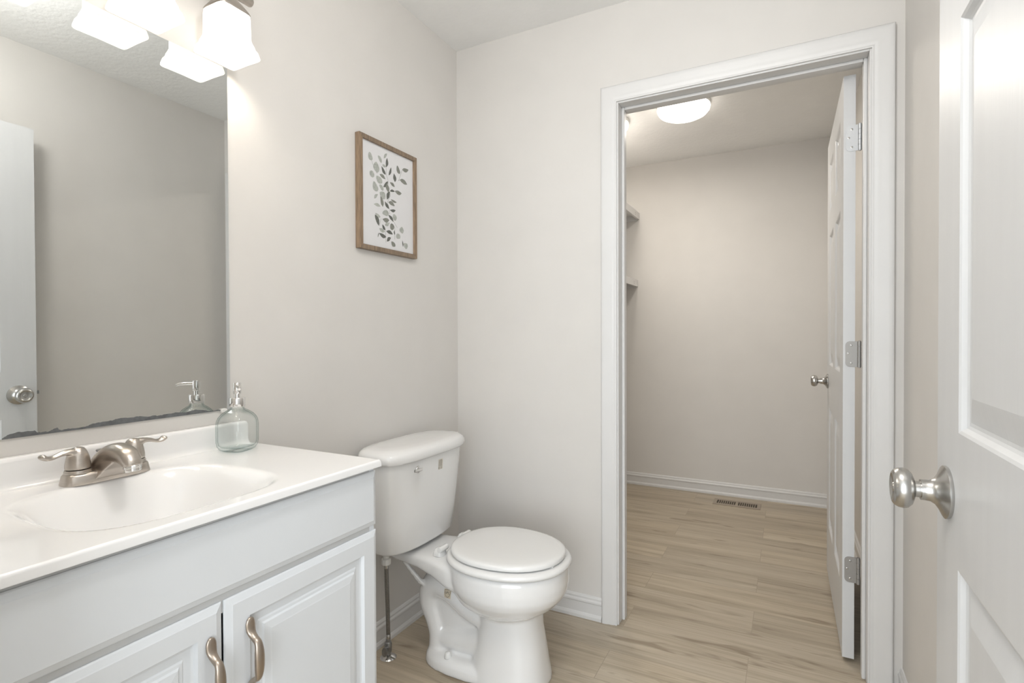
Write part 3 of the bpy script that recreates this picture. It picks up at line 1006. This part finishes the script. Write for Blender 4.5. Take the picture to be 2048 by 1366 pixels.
for st in STEMS:
    for (ya, za), (yb, zb_) in zip(st[:-1], st[1:]):
        a = Vector((ya, za)); c = Vector((yb, zb_))
        nn = Vector((-(c - a).y, (c - a).x)).normalized() * 0.0006
        ink([pm.verts.new((PXF + 0.00004, q.x, q.y)) for q in (a - nn, c - nn, c + nn, a + nn)], 2)
pm.to_mesh(pr.data)
pm.free()

# ------------------------------------------------------------------ toilet
TY = -0.463
t = thing('toilet', (0.40, TY, 0), 'white two-piece toilet with closed round seat beside the vanity', 'toilet')


def egg(xb, xf, w, z, n=2.2, cnt=56, xc=None):
    xc = (xb + xf) / 2 if xc is None else xc
    pts = []
    for i in range(cnt):
        th = 2 * PI * i / cnt
        c, s_ = math.cos(th), math.sin(th)
        a = (xf - xc) if c >= 0 else (xc - xb)
        pts.append((xc + a * math.copysign(abs(c) ** (2 / n), c), TY + w * math.copysign(abs(s_) ** (2 / n), s_), z))
    return pts


# bowl and pedestal, one skin
bm = NB()
loft(bm, [egg(0.30, 0.690, 0.165, 0.394, 2.1), egg(0.292, 0.704, 0.176, 0.390, 2.1), egg(0.290, 0.709, 0.180, 0.380, 2.1), egg(0.292, 0.711, 0.182, 0.345, 2.1), egg(0.30, 0.708, 0.180, 0.318, 2.1),
          egg(0.31, 0.698, 0.172, 0.297, 2.1), egg(0.325, 0.672, 0.153, 0.268, 2.1), egg(0.35, 0.635, 0.125, 0.244, 2.1), egg(0.37, 0.605, 0.100, 0.226, 2.1), egg(0.39, 0.58, 0.07, 0.214, 2.1)])
loft(bm, [egg(0.375, 0.648, 0.112, 0.0, 2.7), egg(0.378, 0.646, 0.111, 0.02, 2.7), egg(0.385, 0.640, 0.105, 0.06, 2.6), egg(0.395, 0.632, 0.098, 0.12, 2.5), egg(0.405, 0.622, 0.093, 0.18, 2.4), egg(0.405, 0.618, 0.093, 0.235, 2.4), egg(0.42, 0.60, 0.08, 0.27, 2.4)])
# deck carrying the tank
dk = []
for x, w, z0, z1 in ((0.045, 0.098, 0.352, 0.386), (0.10, 0.104, 0.345, 0.387), (0.20, 0.112, 0.336, 0.388), (0.27, 0.124, 0.322, 0.390), (0.34, 0.142, 0.300, 0.390), (0.42, 0.150, 0.285, 0.388)):
    zc, hz = (z0 + z1) / 2, (z1 - z0) / 2
    dk.append([(x, TY + w * math.copysign(abs(math.cos(a)) ** 0.4, math.cos(a)), zc + hz * math.copysign(abs(math.sin(a)) ** 0.4, math.sin(a))) for a in [2 * PI * i / 32 for i in range(32)]])
loft(bm, dk)
# trapway
tp = smooth_path([(0.43, 0.19, 0.074, 0.050), (0.36, 0.215, 0.073, 0.052), (0.30, 0.250, 0.071, 0.054), (0.245, 0.262, 0.069, 0.057), (0.208, 0.235, 0.066, 0.056), (0.203, 0.19, 0.064, 0.053), (0.222, 0.14, 0.062, 0.050), (0.240, 0.09, 0.064, 0.050), (0.245, 0.03, 0.070, 0.054)], 4)
tube(bm, [(a, TY, z) for a, z, w, h in tp], [(w, h) for a, z, w, h in tp], 24, side=(0, 1, 0))
# lower trap belly behind the pedestal
tp = smooth_path([(0.24, 0.075, 0.060, 0.05), (0.31, 0.085, 0.066, 0.055), (0.38, 0.095, 0.070, 0.06), (0.44, 0.12, 0.075, 0.06)], 4)
tube(bm, [(a, TY, z) for a, z, w, h in tp], [(w, h) for a, z, w, h in tp], 24, side=(0, 1, 0))
# web between trapway and bowl, rear ribs under the deck
box(bm, 0.22, 0.44, TY - 0.044, TY + 0.044, 0.03, 0.34)
for sg in (-1, 1):
    loft(bm, [[(0.11, TY + sg * 0.085 - 0.009, 0.36), (0.13, TY + sg * 0.085 - 0.009, 0.36), (0.13, TY + sg * 0.085 + 0.009, 0.36), (0.11, TY + sg * 0.085 + 0.009, 0.36)],
              [(0.12, TY + sg * 0.075 - 0.008, 0.33), (0.138, TY + sg * 0.075 - 0.008, 0.33), (0.138, TY + sg * 0.075 + 0.008, 0.33), (0.12, TY + sg * 0.075 + 0.008, 0.33)],
              [(0.17, TY + sg * 0.055 - 0.008, 0.26), (0.20, TY + sg * 0.055 - 0.008, 0.26), (0.20, TY + sg * 0.055 + 0.008, 0.26), (0.17, TY + sg * 0.055 + 0.008, 0.26)]])
# foot
loft(bm, [egg(0.194, 0.52, 0.108, 0.0, 3.0), egg(0.192, 0.52, 0.110, 0.008, 3.0), egg(0.196, 0.52, 0.108, 0.030, 3.0), egg(0.204, 0.50, 0.100, 0.042, 3.0), egg(0.217, 0.48, 0.087, 0.049, 3.0)])
bowl = link('bowl', bm, M_porc, t)
fuse(bowl, 0.0050, 7)
# clamp anything smoothed below the floor
for vv in bowl.data.vertices:
    if vv.co.z < 0.0:
        vv.co.z = 0.0

bm = NB()
TT = -0.477          # middle of the tank
tk = []


def tegg(xb, xf, w, z, n):
    return [(x, y - TY + TT, zz) for x, y, zz in egg(xb, xf, w, z, n, 72)]


for z, xb, xf, w, n in ((0.3955, 0.050, 0.150, 0.145, 2.4), (0.398, 0.044, 0.182, 0.178, 2.6), (0.405, 0.042, 0.195, 0.188, 2.7), (0.412, 0.040, 0.199, 0.1925, 2.8), (0.50, 0.036, 0.206, 0.202, 3.0), (0.60, 0.031, 0.213, 0.213, 3.2), (0.718, 0.026, 0.219, 0.2255, 3.4)):
    tk.append(tegg(xb, xf, w, z, n))
loft(bm, tk)
tank = link('tank', bm, M_porc, t, auto=60)
bm = NB()
loft(bm, [tegg(*q) for q in ((0.022, 0.225, 0.230, 0.7195, 3.4), (0.016, 0.232, 0.2365, 0.7205, 3.3), (0.014, 0.235, 0.239, 0.726, 3.2), (0.0135, 0.2365, 0.240, 0.735, 3.2), (0.014, 0.235, 0.2385, 0.745, 3.2), (0.017, 0.230, 0.234, 0.754, 3.1),
          (0.023, 0.220, 0.224, 0.7605, 3.0), (0.034, 0.203, 0.206, 0.7645, 2.9), (0.055, 0.17, 0.17, 0.7665, 2.8), (0.09, 0.13, 0.09, 0.767, 2.6))])
link('tank_lid', bm, M_porc, t, auto=60)

# seat and lid
bm = NB()
SXB, SXF, SW = 0.294, 0.7185, 0.186
so = [(0.004, 0.3965), (0.0, 0.400), (0.0, 0.407), (0.004, 0.4125), (0.012, 0.4155), (0.03, 0.4165)]
loops = [egg(SXB + i_, SXF - i_, SW - i_, z, 2.15, 64, 0.49) for i_, z in so]
si = [(0.075, 0.4145), (0.082, 0.409), (0.082, 0.400), (0.078, 0.3965)]
loops += [egg(SXB + i_, SXF - i_, SW - i_, z, 2.1, 64, 0.49) for i_, z in si]
loops.append(loops[0])
loft(bm, loops, False, False)
bmesh.ops.remove_doubles(bm, verts=bm.verts[:], dist=1e-6)
link('seat', bm, M_seat, t, auto=60)
bm = NB()
LB, LF, LW = 0.308, 0.700, 0.169
lo = [(0.006, 0.4195), (0.001, 0.4215), (0.0, 0.425), (0.0, 0.430), (0.0025, 0.4345), (0.008, 0.4375), (0.02, 0.4392), (0.06, 0.4405), (0.12, 0.441)]
loft(bm, [egg(LB + i_, LF - i_, LW - i_ * 0.95, z, 2.15, 64, 0.485) for i_, z in lo])
lid = link('seat_lid', bm, M_seat, t, auto=60)
bm = NB()
box(bm, 0.678, 0.690, TY - 0.055, TY - 0.043, 0.4165, 0.421)
link('lid_bumper', bm, M_plastic, lid, bevel=0.001)
for sg in (-1, 1):
    bm = NB()
    loft(bm, [superloop(0.274, TY + sg * 0.074, z, a, bq, 3, 32) for z, a, bq in ((0.389, 0.020, 0.022), (0.394, 0.020, 0.022), (0.404, 0.017, 0.020), (0.412, 0.012, 0.016), (0.414, 0.008, 0.012))])
    lathe(bm, [(0.0, -0.024), (0.0085, -0.023), (0.0095, -0.020), (0.0095, 0.020), (0.0085, 0.023), (0.0, 0.024)], (0.288, TY + sg * 0.074, 0.413), (0, 1, 0), 20)
    link('seat_hinge', bm, M_seat, t, auto=50)
    bm = NB()
    lathe(bm, [(0.0125, 0.0), (0.0125, 0.004), (0.0115, 0.008), (0.0105, 0.013), (0.0085, 0.0175), (0.004, 0.020), (0.0, 0.0205)], (0.312, TY + sg * 0.083, 0.045), (0, 0, 1), 24)
    link('bolt_cap', bm, M_seat, t, smooth=True)

# flush lever on the tank front
bm = NB()
LY, LZ, LX = -0.580, 0.687, 0.2135
lathe(bm, [(0.0, 0.0), (0.0125, 0.0), (0.0125, 0.003), (0.011, 0.005), (0.0065, 0.0065), (0.0055, 0.013), (0.0, 0.0135)], (LX, LY, LZ), (1, 0.05, 0), 24)
lv = smooth_path([(0.012, 0.010, 0.0), (0.0145, -0.006, 0.000), (0.017, -0.022, 0.002), (0.020, -0.040, 0.005)], 4)
tube(bm, [(LX + a, LY + q, LZ + z) for a, q, z in lv], [(0.0052, 0.0030)] * len(lv), 14, side=(0, 0, 1))
link('flush_lever', bm, M_chrome, t, auto=45)


def ray_to(o, start, direc):
    dg = bpy.context.evaluated_depsgraph_get()
    inv = world_of(o).inverted()
    s_ = inv @ Vector(start)
    d_ = inv.to_3x3() @ Vector(direc)
    ok, loc, nor, idx = o.data.validate() and False or o.ray_cast(s_, d_.normalized())
    mw = world_of(o)
    return ok, mw @ loc, (mw.to_3x3() @ nor).normalized()


bpy.context.view_layer.update()


def decal(parent, target, start, direc, draw):
    """draw(bm_back, bm_ink, P): P(u, v, lift) gives points on the target's skin around the hit"""
    ok, c, n = ray_to(target, start, direc)
    if not ok:
        return None
    up = Vector((0, 0, 1))
    ax = up.cross(n).normalized()
    ay = n.cross(ax).normalized()

    def P(u, v_, lift):
        q = c + ax * u + ay * v_
        ok2, c2, n2 = ray_to(target, q + n * 0.03, -n)
        if not ok2:
            c2, n2 = q, n
        return c2 + n2 * lift
    b0, b1 = NB(), NB()
    draw(b0, b1, P)
    return b0, b1


def patch(bm, P, u0, u1, v0, v1, lift, k=6):
    g = [[bm.verts.new(P(u0 + (u1 - u0) * i / k, v0 + (v1 - v0) * j / k, lift)) for j in range(k + 1)] for i in range(k + 1)]
    for i in range(k):
        for j in range(k):
            bm.faces.new((g[i][j], g[i + 1][j], g[i + 1][j + 1], g[i][j + 1]))


def stroke(bm, P, pts, w, lift, k=2):
    for (ua, va), (ub, vb) in zip(pts[:-1], pts[1:]):
        a = Vector((ua, va)); c = Vector((ub, vb))
        dn = (c - a)
        nn = Vector((-dn.y, dn.x)).normalized() * w / 2
        prev = None
        for i in range(k + 1):
            q = a + dn * (i / k)
            cur = (bm.verts.new(P(q.x + nn.x, q.y + nn.y, lift)), bm.verts.new(P(q.x - nn.x, q.y - nn.y, lift)))
            if prev:
                bm.faces.new((prev[0], cur[0], cur[1], prev[1]))
            prev = cur


def draw_shield(b0, b1, P):
    patch(b0, P, -0.0135, 0.0135, -0.0155, 0.0140, 0.0003)
    sh = [(-0.0105, 0.0115), (0.0105, 0.0115), (0.0105, 0.0), (0.0085, -0.006), (0.0045, -0.0105), (0.0, -0.013), (-0.0045, -0.0105), (-0.0085, -0.006), (-0.0105, 0.0), (-0.0105, 0.0115)]
    stroke(b1, P, sh, 0.0011, 0.0006)
    # U P C
    stroke(b1, P, [(-0.0078, 0.006), (-0.0078, 0.001), (-0.0066, -0.001), (-0.0050, -0.001), (-0.0040, 0.001), (-0.0040, 0.006)], 0.0011, 0.0006, 1)
    stroke(b1, P, [(-0.0018, -0.001), (-0.0018, 0.006), (0.0012, 0.006), (0.0018, 0.0045), (0.0012, 0.0028), (-0.0018, 0.0028)], 0.0011, 0.0006, 1)
    stroke(b1, P, [(0.0076, 0.0052), (0.0064, 0.0060), (0.0048, 0.0060), (0.0040, 0.0045), (0.0040, 0.0005), (0.0048, -0.001), (0.0064, -0.001), (0.0076, -0.0002)], 0.0011, 0.0006, 1)


r_ = decal(t, bowl, (1.339, -2.0407, 1.1443), (-0.5678, 0.8262, -0.4858), draw_shield)
if r_:
    k1 = link('certification_mark', r_[0], M_decal, bowl)
    link('shield_print', r_[1], M_ink, k1)


def draw_label(b0, b1, Q):
    def P(u, v_, lift):
        return Q(u * 1.5, v_, lift)

    patch(b0, P, -0.0095, 0.0095, -0.019, 0.019, 0.0003)
    rows = [0.0155, 0.0125, 0.0095, 0.0065, 0.0035, 0.0005, -0.0025, -0.0055]
    for i, q in enumerate(rows):
        u = -0.0075
        while u < 0.006:
            w = 0.0012 + 0.0022 * ((i * 37 + int(u * 9000)) % 5) / 5
            stroke(b1, P, [(u, q), (min(u + w, 0.0078), q)], 0.0013, 0.0006, 1)
            u += w + 0.0010
    stroke(b1, P, [(-0.0075, -0.0095), (-0.0045, -0.0095), (-0.0045, -0.0165), (-0.0075, -0.0165), (-0.0075, -0.0095)], 0.0010, 0.0006, 1)
    for q in (-0.0095, -0.013, -0.0165):
        stroke(b1, P, [(-0.001, q), (0.007, q)], 0.0010, 0.0006, 1)


r_ = decal(t, tank, (1.339, -2.0407, 1.1443), (-0.5799, 0.8229, -0.2413), draw_label)
if r_:
    k1 = link('spec_label', r_[0], M_label, tank)
    link('label_print', r_[1], M_ink, k1)

# ------------------------------------------------------------------ water supply
w = thing('water_supply_valve', (0.090, -0.598, 0), 'dark braided supply hose rising from floor valve to tank', 'water valve')
VX, VYY = 0.080, -0.580
bm = NB()
lathe(bm, [(0.0, 0.0003), (0.0290, 0.0003), (0.0295, 0.002), (0.027, 0.005), (0.016, 0.010), (0.011, 0.013), (0.0, 0.013)], (VX, VYY, 0), (0, 0, 1), 36)
link('escutcheon', bm, M_chrome, w, auto=50)
bm = NB()
lathe(bm, [(0.0085, 0.010), (0.0085, 0.020), (0.0125, 0.022), (0.0130, 0.050), (0.0115, 0.056), (0.0085, 0.058), (0.0085, 0.068)], (VX, VYY, 0), (0, 0, 1), 20)
lathe(bm, [(0.009, 0.0), (0.009, 0.018), (0.006, 0.019), (0.006, 0.026)], (VX, VYY, 0.037), (0.3, -0.95, 0), 18)
vb_ = link('valve_body', bm, M_valve, w, auto=40)
bm = NB()
loft(bm, [[(VX + 0.3 * q + 0.95 * a, VYY - 0.95 * q + 0.3 * a, 0.037 + z) for a, z in [(0.010 * math.cos(2 * PI * i / 24), 0.017 * math.sin(2 * PI * i / 24)) for i in range(24)]] for q in (0.026, 0.034)])
link('valve_handle', bm, M_valve, vb_, bevel=0.001)
bm = NB()
lathe(bm, [(0.0075, 0.064), (0.0082, 0.066), (0.0082, 0.082), (0.0070, 0.084), (0.0070, 0.090)], (VX, VYY, 0), (0, 0, 1), 12)
link('ferrule', bm, M_steel, w, auto=40)
bm = NB()
lathe(bm, [(0.0072, 0.338), (0.0078, 0.340), (0.0078, 0.358)], (VX + 0.024, VYY - 0.036, 0), (0, 0, 1), 12)
link('ferrule', bm, M_steel, w, auto=40)
bm = NB()
pth = smooth_path([(VX, VYY, 0.084), (VX + 0.001, VYY - 0.002, 0.13), (VX + 0.008, VYY - 0.012, 0.2), (VX + 0.019, VYY - 0.028, 0.28), (VX + 0.024, VYY - 0.036, 0.345)], 5)
tube(bm, pth, 0.0072, 16)
link('braided_hose', bm, M_hose, w, smooth=True)
bm = NB()
lathe(bm, [(0.0145, 0.352), (0.0165, 0.355), (0.0165, 0.372), (0.0145, 0.3745), (0.011, 0.376), (0.011, 0.392)], (VX + 0.024, VYY - 0.036, 0), (0, 0, 1), 10)
link('coupling_nut', bm, M_plastic, w, auto=30)

# ------------------------------------------------------------------ closet: lights, shelves, register
def dome_light(x, y, label):
    c = thing('ceiling_light', (x, y, HC), label, 'ceiling light', 'closet ceiling lights')
    bm = NB()
    lathe(bm, [(0.0, 0.0), (0.1425, 0.0), (0.1435, 0.004), (0.1432, 0.016), (0.142, 0.020), (0.0, 0.020)], (x, y, HC), (0, 0, -1), 48)
    link('base_pan', bm, M_plastic, c, auto=40)
    bm = NB()
    lathe(bm, [(0.1415, 0.018), (0.1425, 0.026), (0.139, 0.040), (0.126, 0.056), (0.102, 0.068), (0.07, 0.076), (0.035, 0.080), (0.0, 0.081)], (x, y, HC), (0, 0, -1), 48)
    link('diffuser', bm, M_dome, c, smooth=True)
    # the light the lamp throws down into the closet
    ld = bpy.data.lights.new('closet_lamp_glow', 'AREA')
    ld.shape = 'DISK'
    ld.size = 0.20
    ld.energy = 5.4
    ld.color = (1.0, 0.94, 0.86)
    lo_ = bpy.data.objects.new('closet_lamp_glow', ld)
    lo_.location = (x, y, HC - 0.0835)
    COL.objects.link(lo_)
    return c


dome_light(0.822, 1.052, 'glowing white dome light seen through the closet doorway')
dome_light(0.352, 1.100, 'second closet dome light, mostly hidden behind the left casing')


def shelf(z, depth, label):
    s_ = thing('closet_shelf', (0.0, 1.05, z), label, 'shelf', 'shelves on the left closet wall')
    bm = NB()
    box(bm, 0.0005, depth - 0.018, 0.14, CY - 0.003, z + 0.030, z + 0.048)
    link('board', bm, M_trim, s_)
    bm = NB()
    box(bm, depth - 0.018, depth, 0.14, CY - 0.003, z, z + 0.050)
    link('front_rail', bm, M_trim, s_, bevel=0.001)
    bm = NB()
    box(bm, 0.0005, depth - 0.018, CY - 0.021, CY - 0.003, z - 0.012, z + 0.030)
    link('end_cleat', bm, M_trim, s_)
    bm = NB()
    lathe(bm, [(0.004, 0.0), (0.004, 0.0006), (0.0, 0.0006)], (depth, CY - 0.12, z + 0.030), (1, 0, 0), 12)
    lathe(bm, [(0.004, 0.0), (0.004, 0.0006), (0.0, 0.0006)], (depth, CY - 0.12, z + 0.016), (1, 0, 0), 12)
    link('screw', bm, M_valve, s_)


shelf(2.029, 0.337, 'upper white closet shelf end just inside the doorway')
shelf(1.517, 0.326, 'lower white closet shelf end just inside the doorway')

r = thing('floor_register', (1.04, 1.83, 0), 'tan slotted floor vent near the far closet baseboard', 'floor vent')
bm = NB()
rx0, rx1, ry0, ry1 = 0.893, 1.187, 1.762, 1.892
ix0, ix1, iy0, iy1 = rx0 + 0.022, rx1 - 0.022, ry0 + 0.026, ry1 - 0.026
for q in ((rx0, rx1, ry0, iy0), (rx0, rx1, iy1, ry1), (rx0, ix0, iy0, iy1), (ix1, rx1, iy0, iy1), ((ix0 + ix1) / 2 - 0.006, (ix0 + ix1) / 2 + 0.006, iy0, iy1)):
    box(bm, *q, 0.0003, 0.005)
fr = link('frame', bm, M_reg, r)
bm = NB()
box(bm, ix0, ix1, iy0, iy1, 0.0002, 0.0010)
link('duct_opening', bm, M_regd, r)
bm = NB()
n = 19
for i in range(1, n):
    xx = ix0 + (ix1 - ix0) * i / n
    box(bm, xx - 0.0022, xx + 0.0022, iy0, iy1, 0.001, 0.0042)
link('louvers', bm, M_reg, r)
